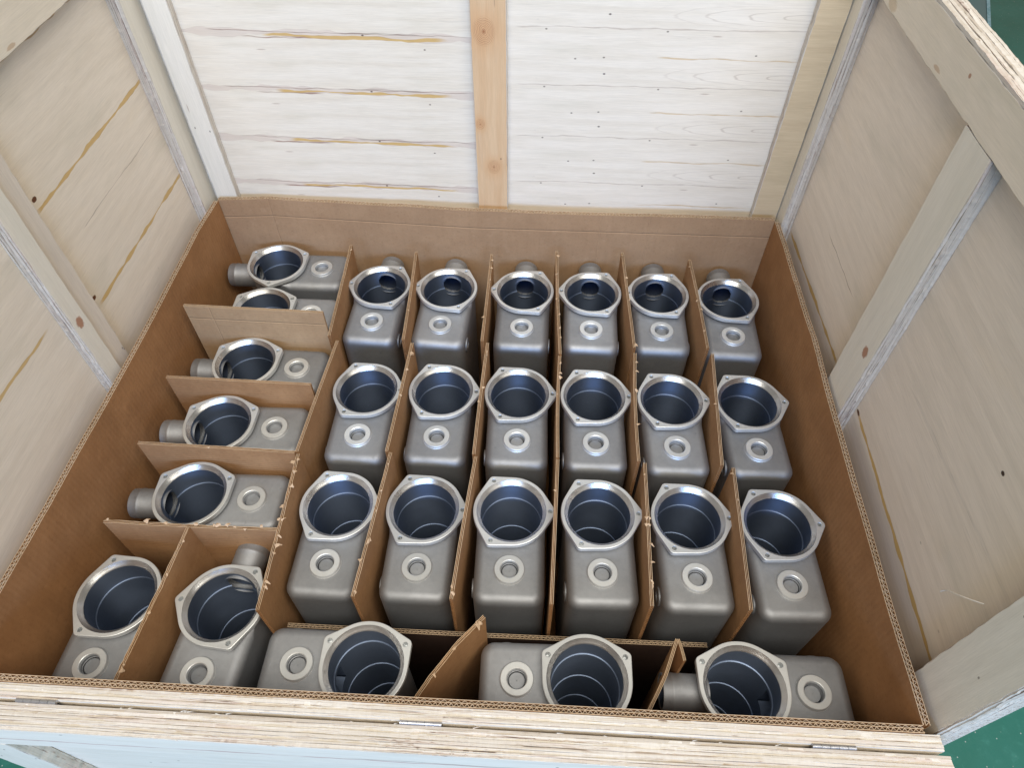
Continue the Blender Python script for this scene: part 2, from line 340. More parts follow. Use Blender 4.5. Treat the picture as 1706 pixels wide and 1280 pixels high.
def sheet(name, pts, z, mt, label):
    bm = bmesh.new(); bm.faces.new([bm.verts.new((x, y, z)) for x, y in pts]); o = mesh_obj(name, bm, mt); o['kind'] = 'structure'; o['label'] = label; return o
# a grey-teal bay on the floor, beyond the crate to the right
sheet('floor_bay', [(2.115, 2.92), (2.50, 4.02), (2.50, 6.5), (0.6, 6.5), (0.6, 2.62)], 0.004, M_zone, 'grey teal bay of the floor beyond the right wall')
sheet('floor_line', [(2.105, 2.92), (2.12, 2.915), (2.515, 4.02), (2.50, 4.03)], 0.008, M_line, 'thin pale blue line along the edge of the grey teal bay')

# ------------------------------------------------------------------ wooden crate
crate = thing('wooden_crate', 'big pale plywood crate with tall walls and its front flap folded down', 'crate', ORIGIN)
ZT, ZTR = 0.535, 0.517
bot = board('base_panel', crate, 0, -0.605, 0.625, 2, -0.548, -0.530, 0.0, 0.99, M_backR, M_ex)
for k, y in enumerate((0.05, 0.49, 0.93)): board('skid', crate, 0, -0.60, 0.62, 2, -0.688, -0.550, y-0.045, y+0.045, M_batyel, M_ex)
# back wall
bw = board('back_panel', crate, 0, -0.628, 0.636, 1, 1.0034, 1.0154, -0.55, ZT, M_backL, M_ex)
bpos = bw.data.polygons
for p_ in bpos:                                  # the right-hand half is a second sheet butted behind the centre batten
    if p_.material_index == 0 and p_.center.x > 0.01: p_.material_index = 2
bw.data.materials.append(M_backR)
board('batten', bw, 2, -0.53, ZT, 1, 0.9855, 1.0032, -0.5820, -0.5380, M_batpale, M_ez)
board('batten', bw, 2, -0.53, ZT, 1, 0.9855, 1.0032, -0.0225, 0.0390, M_pine, M_ez)
board('batten', bw, 2, -0.53, ZT, 1, 0.9855, 1.0032, 0.5480, 0.5990, M_batyel, M_ez)
# left wall
lw = board('left_panel', crate, 1, -0.012, 1.003, 0, -0.628, -0.616, -0.55, ZT, M_left, M_ey)
board('batten', lw, 2, -0.53, 0.4545, 0, -0.6157, -0.5935, 0.9420, 1.0030, M_batside, M_ez, 0.0016)
board('batten', lw, 2, -0.53, 0.4545, 0, -0.6157, -0.5970, 0.4760, 0.5100, M_batside, M_ez, 0.0018)
board('batten_backing_strip', lw, 2, -0.53, 0.4545, 0, -0.6157, -0.6020, 0.5102, 0.5480, M_rough, M_ez, 0.002)
board('top_rail', lw, 1, -0.012, 1.003, 0, -0.6157, -0.5960, 0.4560, ZT, M_rail, M_ey)
board('batten', lw, 2, -0.53, 0.4545, 0, -0.6157, -0.5970, -0.012, 0.0700, M_batside, M_ez)
# right wall
rw = board('right_panel', crate, 1, -0.002, 1.003, 0, 0.6235, 0.6355, -0.55, ZTR, M_right, M_ey)
board('batten', rw, 2, -0.53, 0.4515, 0, 0.6010, 0.6232, 0.9510, 1.0030, M_batside, M_ez, 0.0018)
board('batten', rw, 2, -0.53, 0.4515, 0, 0.6020, 0.6232, 0.4700, 0.5450, M_batside, M_ez, 0.0018)
board('batten', rw, 2, -0.53, 0.4515, 0, 0.6020, 0.6232, -0.0020, 0.0700, M_batside, M_ez, 0.0016)
board('top_rail', rw, 1, -0.002, 1.003, 0, 0.6020, 0.6232, 0.4530, ZTR-0.003, M_rail, M_ey, 0.0016)
for par, x0, x1, y, z1, n in ((lw, -0.6157, -0.5937, 0.942, 0.454, 4), (lw, -0.6157, -0.5972, 0.476, 0.454, 4), (rw, 0.6012, 0.6232, 0.951, 0.451, 4), (rw, 0.6022, 0.6232, 0.470, 0.451, 4), (rw, 0.6022, 0.6232, -0.002, 0.451, 4)):
    ply_layers(par, 2, -0.10, z1, 0, x0, x1, y, -1, n)
ply_layers(rw, 1, -0.002, 1.003, 0, 0.6022, 0.6352, ZTR, 1, 6)
# splinter hanging from the front right batten
bm = bmesh.new(); pts = [Vector((0.600-0.010*math.sin(t*2.5), 0.127-0.046*t, 0.098+0.030*(t**0.5)+0.045*t)) for t in [i/12 for i in range(13)]]
prev = None
for i, p in enumerate(pts):
    r = 0.0017*(1-0.5*i/12); ring = [bm.verts.new(p+Vector((r*math.cos(a), 0, r*math.sin(a)))) for a in (0, 1.57, 3.14, 4.71)]
    if prev:
        for k in range(4): bm.faces.new((prev[k], prev[(k+1) % 4], ring[(k+1) % 4], ring[k]))
    prev = ring
mt = Mat('white_splinter').out((0.85, 0.80, 0.70), 0.6)
mesh_obj('wood_splinter', bm, mt, rw, True)
# low front wall, hinged flap folded down outside it
fwall = board('front_panel', crate, 0, -0.602, 0.600, 1, -0.0235, -0.0060, -0.55, -0.0015, M_flap, M_ex, 0.0014, bend=0.0)
flap = board('front_flap', crate, 0, -0.602, 0.606, 1, -0.0400, -0.0275, -0.60, -0.0030, M_flap, M_ex, 0.0014)
board('flap_rail', flap, 0, -0.602, 0.607, 1, -0.0580, -0.0402, -0.0840, -0.0035, M_flap, M_ex, 0.0012)
board('flap_batten', flap, 2, -0.60, -0.0845, 1, -0.0585, -0.0402, -0.602, -0.540, M_batpale, M_ez, 0.0012)
board('flap_batten', flap, 2, -0.60, -0.0845, 1, -0.0575, -0.0402, -0.022, 0.040, M_batpale, M_ez, 0.0012)
board('flap_batten', flap, 2, -0.60, -0.0845, 1, -0.0575, -0.0402, 0.545, 0.606, M_batpale, M_ez, 0.0012)
ply_layers(fwall, 0, -0.602, 0.600, 1, -0.0235, -0.0062, -0.0015, 1, 5, 0.0018)
ply_layers(flap, 0, -0.602, 0.606, 1, -0.0578, -0.0277, -0.0032, 1, 8, 0.0018)
def hinge(x):
    bm = bmesh.new()
    for k in range(5):
        r = bmesh.ops.create_cone(bm, segments=14, radius1=0.0024, radius2=0.0024, depth=0.0096, cap_ends=True)
        bmesh.ops.transform(bm, matrix=Matrix.Translation((x-0.020+k*0.010, -0.0256, 0.0000)) @ Matrix.Rotation(math.pi/2, 4, 'Y'), verts=r['verts'])
    h = mesh_obj('hinge', bm, M_steel, fwall)
    for yy in (-0.0246, -0.0268):
        bm = bmesh.new(); bmesh.ops.create_cube(bm, size=1.0)
        bmesh.ops.transform(bm, matrix=Matrix.Translation((x, yy, -0.014)) @ Matrix.Diagonal((0.050, 0.0009, 0.026, 1)), verts=bm.verts)
        mesh_obj('leaf', bm, M_steel, h)
for x in (-0.470, -0.006, 0.474): hinge(x)
# loose splinters along the sawn front edges
bm = bmesh.new()
for i in range(60):
    x = random.uniform(-0.55, 0.60); y = random.choice((-0.0235, -0.0275, -0.0063, -0.058)); L = random.uniform(0.003, 0.012); a = random.uniform(-0.5, 0.5)
    d = Vector((math.cos(a), math.sin(a)*0.5, random.uniform(0.0, 0.35)))*L; p = Vector((x, y, -0.002)); wv = Vector((0, 0.0005, 0.0002))
    bm.faces.new([bm.verts.new(q) for q in (p-wv, p+wv, p+d)])
sp = mesh_obj('edge_splinters', bm, M_ex, fwall); sp['kind'] = 'stuff'

# ------------------------------------------------------------------ carton
def resample(path, step):
    out = []; acc = 0
    for a, b in zip(path[:-1], path[1:]):
        a = Vector(a); b = Vector(b); n = max(1, int((b-a).length/step))
        for i in range(n): out.append(a.lerp(b, i/n))
    out.append(Vector(path[-1])); return out
def normals(pts):
    r = []
    for i in range(len(pts)):
        d = (pts[min(i+1, len(pts)-1)]-pts[max(i-1, 0)]).normalized(); r.append(Vector((-d.y, d.x)))
    return r
def thin_wall(bm, pts, ns, o0, o1, z0, ztop, mi=0):
    rows = []
    for i, (p, n) in enumerate(zip(pts, ns)):
        zt = ztop(i, p); row = []
        for o, z in ((o0, z0), (o0, zt), (o1, zt), (o1, z0)):
            q = p+n*o; row.append(bm.verts.new((q.x, q.y, z)))
        rows.append(row)
    for a, b in zip(rows[:-1], rows[1:]):
        for k in range(4):
            f = bm.faces.new((a[k], a[(k+1) % 4], b[(k+1) % 4], b[k])); f.material_index = 1 if k == 1 else mi
    bm.faces.new(rows[0]); bm.faces.new(rows[-1][::-1])
def double_wall(name, parent, path, T, z0, z1, mface, tag=None, wob=0.0012, pitch=(0.0082, 0.0064), frac=0.45):
    """double-wall corrugated board standing on edge with upright flutes, seen on its top edge"""
    pts = resample(path, 0.012); ns = normals(pts); sd = random.uniform(0, 99)
    def zt(i, p): return z1+wn((p.x*9+sd, p.y*9, 0), 1)*wob+wn((p.x*80+sd, p.y*80, 4), 1)*wob*0.35
    bm = bmesh.new(); t = 0.0007; mid = T*(0.5-frac)
    thin_wall(bm, pts, ns, -T/2, -T/2+t, z0, zt); thin_wall(bm, pts, ns, T/2-t, T/2, z0, zt)
    thin_wall(bm, pts, ns, mid-t/2, mid+t/2, z0, lambda i, p: zt(i, p)-0.0006)
    o = mesh_obj(name, bm, [mface, M_liner], parent)
    bm = bmesh.new()
    for (lo, hi, pt) in ((-T/2+t, mid-t/2, pitch[1]), (mid+t/2, T/2-t, pitch[0])):
        fp = resample(path, pt/2); fn = normals(fp); prev = None
        for i, (p, n) in enumerate(zip(fp, fn)):
            o1 = lo if i % 2 else hi; q = p+n*(o1+random.uniform(-1, 1)*0.0001)
            z = zt(0, p)-0.0005+random.uniform(-1, 1)*0.0006
            th = 0.00075; q2 = q+Vector((n.y, -n.x))*th
            cur = [bm.verts.new((q.x, q.y, z1-0.10)), bm.verts.new((q.x, q.y, z)), bm.verts.new((q2.x, q2.y, z)), bm.verts.new((q2.x, q2.y, z1-0.10))]
            if prev:
                for k in range(4): bm.faces.new((prev[k], prev[(k+1) % 4], cur[(k+1) % 4], cur[k]))
            prev = cur
    mesh_obj('corrugated_core', bm, M_flute, o)
    return o
carton = thing('cardboard_carton', 'open brown double wall cardboard carton lining the crate', 'carton', ORIGIN)
ZC = -0.527
T = 0.0088
double_wall('carton_panel', carton, [(-0.574, 0.972), (-0.469, 0.981), (-0.03, 0.9615), (0.232, 0.9615), (0.588, 0.9615)], T, ZC, 0.001, M_cardback, wob=0.002)
double_wall('carton_panel', carton, [(-0.576, 0.9660), (-0.582, 0.864), (-0.579, 0.602), (-0.580, 0.451), (-0.584, 0.268), (-0.588, 0.107), (-0.588, 0.0035)], T, ZC, 0.0, M_card, wob=0.0025)
double_wall('carton_panel', carton, [(0.588, 0.0035), (0.587, 0.116), (0.588, 0.261), (0.590, 0.450), (0.594, 0.63), (0.593, 0.824), (0.592, 0.9560)], T, ZC, 0.0, M_card, wob=0.0025)
double_wall('carton_panel', carton, [(-0.583, -0.001), (-0.2, -0.0015), (0.2, -0.0012), (0.583, -0.001)], T, ZC, 0.0005, M_card, wob=0.001)
bm = bmesh.new(); bmesh.ops.create_cube(bm, size=1.0)
bmesh.ops.transform(bm, matrix=Matrix.Translation((0.003, 0.482, ZC-0.0012)) @ Matrix.Diagonal((1.17, 0.96, 0.0018, 1)), verts=bm.verts)
mesh_obj('carton_bottom', bm, M_card, carton)

# ------------------------------------------------------------------ cardboard dividers
def divider(path, z1, label, T=0.0050, torn=0.0, rag=0.0012, z0=-0.524, lean=(0, 0), group='cardboard dividers between the housings', face=None, bow=0.006):
    base = Vector(path[0]); mid = (Vector(path[0])+Vector(path[-1]))/2
    root = thing('cardboard_divider', label, 'divider', (mid.x, mid.y, RZ+z0), 0, group)
    loc = [(Vector(p)-mid) for p in path]; H = z1-z0
    pts = resample(loc, 0.006); ns = normals(pts); sd = random.uniform(0, 99); bm = bmesh.new(); t = 0.0007
    # gentle bow of the sheet
    L = sum((b-a).length for a, b in zip(pts[:-1], pts[1:]))
    pts = [p+n*(math.sin(math.pi*i/(len(pts)-1))*wn((sd, 0, 0), 1)*bow) for i, (p, n) in enumerate(zip(pts, ns))]
    def zt(s): return lambda i, p: H+wn((i*0.22+sd, s*7, 0), 1)*rag+wn((i*1.1+sd, s*9, 3), 1)*rag*0.8
    thin_wall(bm, pts, ns, -T/2, -T/2+t, 0, zt(1)); thin_wall(bm, pts, ns, T/2-t, T/2, 0, zt(2))
    thin_wall(bm, pts, ns, -0.0004, 0.0002, 0, zt(5))
    o = mesh_obj('liner_sheet', bm, [face or M_div, M_liner], root)
    bm = bmesh.new(); pz = 0.0031; nz = int(H/pz); prev = None
    for k in range(nz+1):
        z = H-0.0022-k*pz; off = (T/2-t)*(1 if k % 2 else -1); row = []
        for i, (p, n) in enumerate(zip(pts, ns)):
            if i % 4 and i != len(pts)-1: continue
            q = p+n*off; row.append(bm.verts.new((q.x, q.y, z+(wn((i*0.7, k, sd), 1)*rag*1.6 if k == 0 else 0))))
        if prev:
            for a in range(len(row)-1): bm.faces.new((prev[a], prev[a+1], row[a+1], row[a]))
        prev = row
    mesh_obj('corrugated_core', bm, M_card, root)
    if torn > 0:
        bm = bmesh.new()
        for i in range(int(L*torn*48)):
            j = random.randrange(1, len(pts)-1); p, n = pts[j], ns[j]; side = random.choice((1, 1, 1, -1))
            q = p+n*side*T*0.3*random.uniform(0.2, 1); ln = random.uniform(0.002, 0.0105)*(0.5+0.5*torn); w_ = random.uniform(0.0018, 0.0050)
            a = random.uniform(-0.9, 0.9); dr = Matrix.Rotation(a, 2) @ (n*side)
            tn = Vector((-dr.y, dr.x)); zz = H+random.uniform(-0.001, 0.0018); cur = []
            for s in range(4):
                f_ = s/3; c = q+dr*ln*f_; ww = w_*(1-f_*0.75)*random.uniform(0.7, 1.2); dz = zz+ln*0.5*math.sin(f_*2.6)*random.uniform(0.5, 1.1)-ln*0.35*f_
                cur.append((bm.verts.new((c.x-tn.x*ww, c.y-tn.y*ww, dz)), bm.verts.new((c.x+tn.x*ww, c.y+tn.y*ww, dz+ww*0.3))))
            for a_, b_ in zip(cur[:-1], cur[1:]): bm.faces.new((a_[0], a_[1], b_[1], b_[0]))
        tr = mesh_obj('torn_paper', bm, M_torn, root); tr['kind'] = 'stuff'
    return root
ORD = ['first', 'second', 'third', 'fourth', 'fifth', 'sixth']
R1 = [((-0.292, 0.921), (-0.281, 0.655), 0.1), ((-0.150, 0.905), (-0.139, 0.650), 0.1), ((0.010, 0.904), (0.009, 0.655), 0.35), ((0.146, 0.924), (0.156, 0.632), 0.5), ((0.284, 0.927), (0.294, 0.655), 0.35), ((0.423, 0.911), (0.430, 0.660), 0.35)]
R2 = [((-0.262, 0.643), (-0.276, 0.392), 0.0), ((-0.121, 0.645), (-0.128, 0.400), 0.4), ((0.020, 0.652), (0.016, 0.402), 0.35), ((0.155, 0.625), (0.154, 0.402), 0.4), ((0.294, 0.640), (0.286, 0.402), 0.4), ((0.436, 0.646), (0.420, 0.400), 0.1)]
R3 = [((-0.272, 0.387), (-0.264, 0.124), 1.0), ((-0.120, 0.396), (-0.134, 0.150), 0.6), ((0.020, 0.396), (0.006, 0.154), 0.3), ((0.154, 0.398), (0.148, 0.154), 0.1), ((0.295, 0.398), (0.289, 0.158), 0.8), ((0.437, 0.396), (0.427, 0.160), 0.2)]
where = [['beside the left side column', 'between first and second housing', 'between second and third housing', 'between third and fourth housing', 'between fourth and fifth housing', 'left of the last housing']]*3
desc = {0: 'clean cut', 1: 'frayed', 2: 'torn'}
for rows, rn, z in ((R1, 'back row', -0.070), (R2, 'middle row', -0.068), (R3, 'front full row', -0.068)):
    for k, (a, b, tn) in enumerate(rows):
        d_ = desc[0 if tn < 0.15 else (1 if tn < 0.7 else 2)]
        divider([a, b], z+random.uniform(-0.002, 0.003), f'{d_} brown cardboard divider of the {rn}, {where[0][k]}', torn=tn, rag=0.0006+tn*0.0014)
divider([(-0.556, 0.6830), (-0.289, 0.6775)], -0.030, 'tall pale cross divider hiding half of the second sideways housing', torn=0.0, rag=0.0004, face=M_divtall)
divider([(-0.551, 0.5400), (-0.287, 0.5360)], -0.070, 'clean cross divider between the third and fourth sideways housings', torn=0.0, rag=0.0005)
divider([(-0.545, 0.3960), (-0.279, 0.3910)], -0.070, 'frayed cross divider between fourth and lowest sideways housings', torn=0.15, rag=0.0012)
divider([(-0.540, 0.2505), (-0.270, 0.2505)], -0.070, 'torn cross divider in front of the lowest sideways housing', torn=0.9, rag=0.0022)
divider([(-0.406, 0.247), (-0.4125, 0.150), (-0.425, 0.010)], -0.068, 'divider with torn edge between the two front left corner housings', torn=0.6, rag=0.0018, bow=0.0)
divider([(0.055, 0.130), (0.020, 0.090), (-0.010, 0.045), (-0.030, 0.010)], -0.062, 'torn brown divider standing askew in the gap of the front row', torn=0.8, rag=0.0022)
divider([(0.322, 0.118), (0.301, 0.070), (0.268, 0.008)], -0.078, 'thin dark divider leaning beside the open pipe of the front right housing', T=0.0042, torn=0.0, rag=0.0006)
divider([(0.324, 0.119), (0.330, 0.090)], -0.080, 'short folded cardboard piece behind the front right pipe', T=0.0036, torn=0.0, rag=0.0006)
cd = double_wall('long_cardboard_divider', None, [(-0.250, 0.1400), (0.05, 0.1405), (0.385, 0.1430)], 0.0066, -0.524, -0.166, M_cardshade, wob=0.0008)
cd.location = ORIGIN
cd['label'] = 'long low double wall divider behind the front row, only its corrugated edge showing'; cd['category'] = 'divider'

# ------------------------------------------------------------------ metal housings
HB = 0.405; ZTOP = -0.014
RB = 0.0497
def body_profile(a):
    """outline radius of the body seen from the bore axis, boss end at -Y"""
    c, s = math.cos(a), math.sin(a); HW, L, cr = 0.0545, 0.1490, 0.020
    best = 1e9
    if s >= -0.02:
        return 0.0560 if s > 0.3 else 0.0560-(0.3-max(s, 0))*0.004
    # ray against rounded rectangle x in [-HW,HW], y >= -L
    r = min(HW/abs(c) if abs(c) > 1e-6 else 1e9, L/abs(s))
    x, y = r*c, r*s
    cx, cyy = HW-cr, -(L-cr)
    if abs(x) > cx and y < cyy:
        # intersect with the corner arc
        sx = 1 if c > 0 else -1; bx, by = sx*cx, cyy
        bdot = c*bx+s*by; disc = bdot*bdot-(bx*bx+by*by-cr*cr)
        if disc > 0: r = bdot+math.sqrt(disc)
    return min(r, 1e9)
def body_bm(mir):
    bm = bmesh.new(); angs = []
    # angles chosen so that outline points are evenly spread
    cand = [2*math.pi*i/2880 for i in range(2880)]; last = None
    for a in cand:
        r = body_profile(a); p = Vector((r*math.cos(a), r*math.sin(a)))
        if last is None or (p-last).length > 0.0035: angs.append(a); last = p
    if (Vector((body_profile(angs[-1])*math.cos(angs[-1]), body_profile(angs[-1])*math.sin(angs[-1])))-Vector((body_profile(0), 0))).length < 0.0015: angs.pop()
    def fil(a):
        y = body_profile(a)*math.sin(a); t = min(1, max(0, (-y-0.022)/0.016)); t = t*t*(3-2*t); return 0.0015+0.0135*t*(1 if y > -0.1 else 1)
    rings = []
    def ring(fn): rings.append([bm.verts.new(fn(a)) for a in angs])
    def pt(a, inset, z):
        r = body_profile(a)
        if inset:                                # inset along the outline normal, estimated from neighbours
            e = 0.004; r1, r2 = body_profile(a-e), body_profile(a+e)
            p1 = Vector((r1*math.cos(a-e), r1*math.sin(a-e))); p2 = Vector((r2*math.cos(a+e), r2*math.sin(a+e)))
            t = (p2-p1).normalized(); n = Vector((t.y, -t.x)); p = Vector((r*math.cos(a), r*math.sin(a)))-n*inset
            return (p.x, p.y, z)
        return (r*math.cos(a), r*math.sin(a), z)
    for k in range(0, 9):
        th = k/8*math.pi/2
        ring(lambda a: pt(a, fil(a)*(1-math.sin(th)), ZTOP-fil(a)*(1-math.cos(th))))
    for z in [-0.0165-0.0025*k for k in range(1, 19)]+[-0.09, -0.16]+[-0.245-0.003*k for k in range(20)]+[-0.34]: ring(lambda a: pt(a, 0, min(z, ZTOP-fil(a)-0.0004-(-0.0165-z)*0.02)))
    for k in range(1, 5):
        th = k/4*math.pi/2; ring(lambda a: pt(a, 0.010*(1-math.cos(th)), -HB+0.010-0.010*math.sin(th)))
    for r0, r1 in zip(rings[:-1], rings[1:]):
        n = len(r0)
        for i in range(n): bm.faces.new((r0[i], r1[i], r1[(i+1) % n], r0[(i+1) % n]))
    bm.faces.new(rings[-1][::-1])
    zc = -0.275 if mir else -0.038               # opening into the outlet pipe
    bm.faces.ensure_lookup_table()
    dead = [f for f in bm.faces if f.calc_center_median().y > 0.03 and abs(f.normal.z) < 0.5 and math.hypot(f.calc_center_median().x, f.calc_center_median().z-zc) < 0.0215]
    bmesh.ops.delete(bm, geom=dead, context='FACES')
    c1 = [bm.verts.new((RB*1.03*math.cos(2*math.pi*i/72), RB*1.03*math.sin(2*math.pi*i/72), ZTOP)) for i in range(72)]
    c2 = [bm.verts.new((0.0136*math.cos(2*math.pi*i/40), -0.0965+0.0136*math.sin(2*math.pi*i/40), ZTOP)) for i in range(40)]
    edges = []
    for L in (rings[0], c1, c2):
        for i in range(len(L)):
            a, b = L[i], L[(i+1) % len(L)]; edges.append(bm.edges.get((a, b)) or bm.edges.new((a, b)))
    res = bmesh.ops.triangle_fill(bm, use_beauty=True, use_dissolve=False, edges=edges, normal=(0, 0, 1))
    for f in res['geom']:
        if isinstance(f, bmesh.types.BMFace): f.normal_update(); f.normal_flip() if f.normal.z < 0 else None
    a = c2                                       # shallow port well
    for r, z in ((0.0136, -0.004), (0.0128, -0.0044), (0.0128, -0.0100), (0.0004, -0.0102)):
        b = [bm.verts.new((r*math.cos(2*math.pi*i/40), -0.0965+r*math.sin(2*math.pi*i/40), ZTOP+z)) for i in range(40)]
        for i in range(40): bm.faces.new((a[i], a[(i+1) % 40], b[(i+1) % 40], b[i]))
        a = b
    if mir: bmesh.ops.scale(bm, vec=(-1, 1, 1), verts=bm.verts); bmesh.ops.reverse_faces(bm, faces=bm.faces)
    return bm
HOLES = [math.pi, math.pi/3, -math.pi/3]      # variant A: left, upper right, lower right with the pipe pointing +Y
def flange_bm(mir):
    RO, RT, rt_ = 0.0618, 0.0632, 0.0078; bm = bmesh.new()
    tips = [(RT*math.cos(a), RT*math.sin(a)) for a in HOLES]
    def sup(a):                                  # support radius of hull of circle and three tip circles, as a ray length (numerically)
        return 0
    pts = []
    hull = [(RO*math.cos(t), RO*math.sin(t)) for t in [2*math.pi*i/90 for i in range(90)]]
    for tx, ty in tips: hull += [(tx+rt_*math.cos(t), ty+rt_*math.sin(t)) for t in [2*math.pi*i/28 for i in range(28)]]
    hull = sorted(set((round(x, 7), round(y, 7)) for x, y in hull))
    def half(h):
        o = []
        for p in h:
            while len(o) > 1 and (o[-1][0]-o[-2][0])*(p[1]-o[-2][1])-(o[-1][1]-o[-2][1])*(p[0]-o[-2][0]) <= 0: o.pop()
            o.append(p)
        return o
    lo, hi = half(hull), half(hull[::-1]); pts = lo[:-1]+hi[:-1]
    # densify straight tangents
    den = []
    for i, p in enumerate(pts):
        q = pts[(i+1) % len(pts)]; d = math.dist(p, q); n = max(1, int(d/0.005))
        for k in range(n): den.append((p[0]+(q[0]-p[0])*k/n, p[1]+(q[1]-p[1])*k/n))
    pts = den; N = len(pts); bv = 0.0009
    def inset(p, d): L = math.hypot(*p); return (p[0]*(1-d/L), p[1]*(1-d/L))
    top = [bm.verts.new((*inset(p, bv), 0)) for p in pts]
    e1 = [bm.verts.new((*inset(p, bv*0.25), -bv*0.35)) for p in pts]
    sd1 = [bm.verts.new((*p, -bv)) for p in pts]
    sd2 = [bm.verts.new((*p, -0.0085)) for p in pts]; sd3 = [bm.verts.new((*inset(p, 0.0015), -0.0100)) for p in pts]
    sd4 = []
    for p in pts:
        a = math.atan2(p[1], p[0]); sd4.append(bm.verts.new((0.0530*math.cos(a), 0.0530*math.sin(a), -0.0125)))
    for A, B in ((top, e1), (e1, sd1), (sd1, sd2), (sd2, sd3), (sd3, sd4)):
        for i in range(N): bm.faces.new((A[i], B[i], B[(i+1) % N], A[(i+1) % N]))
    NI = 96
    def circ(r, z, n=NI, c=(0, 0)): return [bm.verts.new((c[0]+r*math.cos(2*math.pi*i/n), c[1]+r*math.sin(2*math.pi*i/n), z)) for i in range(n)]
    c0 = circ(0.0562, 0); loops = [c0]; hl = []
    for tx, ty in tips:
        h0 = circ(0.0040, 0, 18, (tx*0.985, ty*0.985)); loops.append(h0); hl.append((h0, tx*0.985, ty*0.985))
    edges = []
    for L in [top]+loops:
        for i in range(len(L)):
            a, b = L[i], L[(i+1) % len(L)]; e = bm.edges.get((a, b)) or bm.edges.new((a, b)); edges.append(e)
    res = bmesh.ops.triangle_fill(bm, use_beauty=True, use_dissolve=False, edges=edges, normal=(0, 0, 1))
    for f in res['geom']:
        if isinstance(f, bmesh.types.BMFace) and f.normal.z < 0: f.normal_flip()
    for h0, x, y in hl:                          # screw holes with countersink
        a = h0
        for r, z in ((0.0034, -0.0009), (0.0032, -0.0035), (0.0032, -0.0200)):
            b = circ(r, z, 18, (x, y))
            for i in range(18): bm.faces.new((a[i], a[(i+1) % 18], b[(i+1) % 18], b[i]))
            a = b
        bm.faces.new(a)
    a = c0                                       # turned inner chamfer
    for r, z in ((0.0558, -0.0006), (0.0515, -0.0052), (0.0506, -0.0060), (RB+0.0002, -0.0072)):
        b = circ(r, z)
        for i in range(NI):
            f = bm.faces.new((a[i], a[(i+1) % NI], b[(i+1) % NI], b[i])); f.material_index = 1
        a = b
    if mir: bmesh.ops.scale(bm, vec=(-1, 1, 1), verts=bm.verts); bmesh.ops.reverse_faces(bm, faces=bm.faces)
    return bm
def bore_bm(mir):
    bm = bmesh.new(); NA = 180
    zs = [(-0.0070, RB)]
    z = -0.010
    while z > -0.38: zs.append((z, None)); z -= 0.0022
    prof = []
    for z, _ in zs:
        r = RB
        if z < -0.0460: r = RB-0.0020
        if z < -0.1400: r = RB-0.0037
        if z < -0.2400: r = RB-0.0054
        if z < -0.3400: r = RB-0.0070
        prof.append((z, r))
    full = []
    for i, (z, r) in enumerate(prof):
        if i and prof[i-1][1] != r: full.append((z+0.0021, prof[i-1][1])); full.append((z+0.0017, r+0.0003))
        full.append((z, r))
    rings = []
    for z, r in full:
        row = []
        for k in range(NA):
            a = 2*math.pi*k/NA; rr = r
            if not mir:                          # pipe opening towards +Y
                da = (a-math.pi/2)*RB; dz = z+0.036
                if da*da+dz*dz < 0.0185**2: rr = -r
            elif abs(a-math.pi/2)*RB < 0.019 and abs(z+0.275) < 0.018: rr = -r
            da = (a-3*math.pi/2)*RB              # slot through to the box chamber at -Y
            if abs(da) < 0.013 and -0.098 < z < -0.052: rr = -r
            if rr < 0:                           # pushed straight out, keeping its width
                row.append(bm.verts.new((r*math.cos(a), math.copysign(RB+(0.045 if math.sin(a) > 0 else 0.028), math.sin(a)), z)))
            else: row.append(bm.verts.new((rr*math.cos(a), rr*math.sin(a), z)))
        rings.append(row)
    for A, B in zip(rings[:-1], rings[1:]):
        for i in range(NA): bm.faces.new((A[i], A[(i+1) % NA], B[(i+1) % NA], B[i]))
    bm.faces.new(rings[-1])
    dead = [f for f in bm.faces if max(v.co.y for v in f.verts) > RB+0.03]
    bmesh.ops.delete(bm, geom=dead, context='FACES')
    if mir: bmesh.ops.scale(bm, vec=(-1, 1, 1), verts=bm.verts); bmesh.ops.reverse_faces(bm, faces=bm.faces)
    return bm
def lathe(prof, n=64):
    bm = bmesh.new(); prev = None
    for r, z in prof:
        cur = [bm.verts.new((r*math.cos(2*math.pi*i/n), r*math.sin(2*math.pi*i/n), z)) for i in range(n)]
        if prev:
            for i in range(n): bm.faces.new((prev[i], prev[(i+1) % n], cur[(i+1) % n], cur[i]))
        prev = cur
    return bm
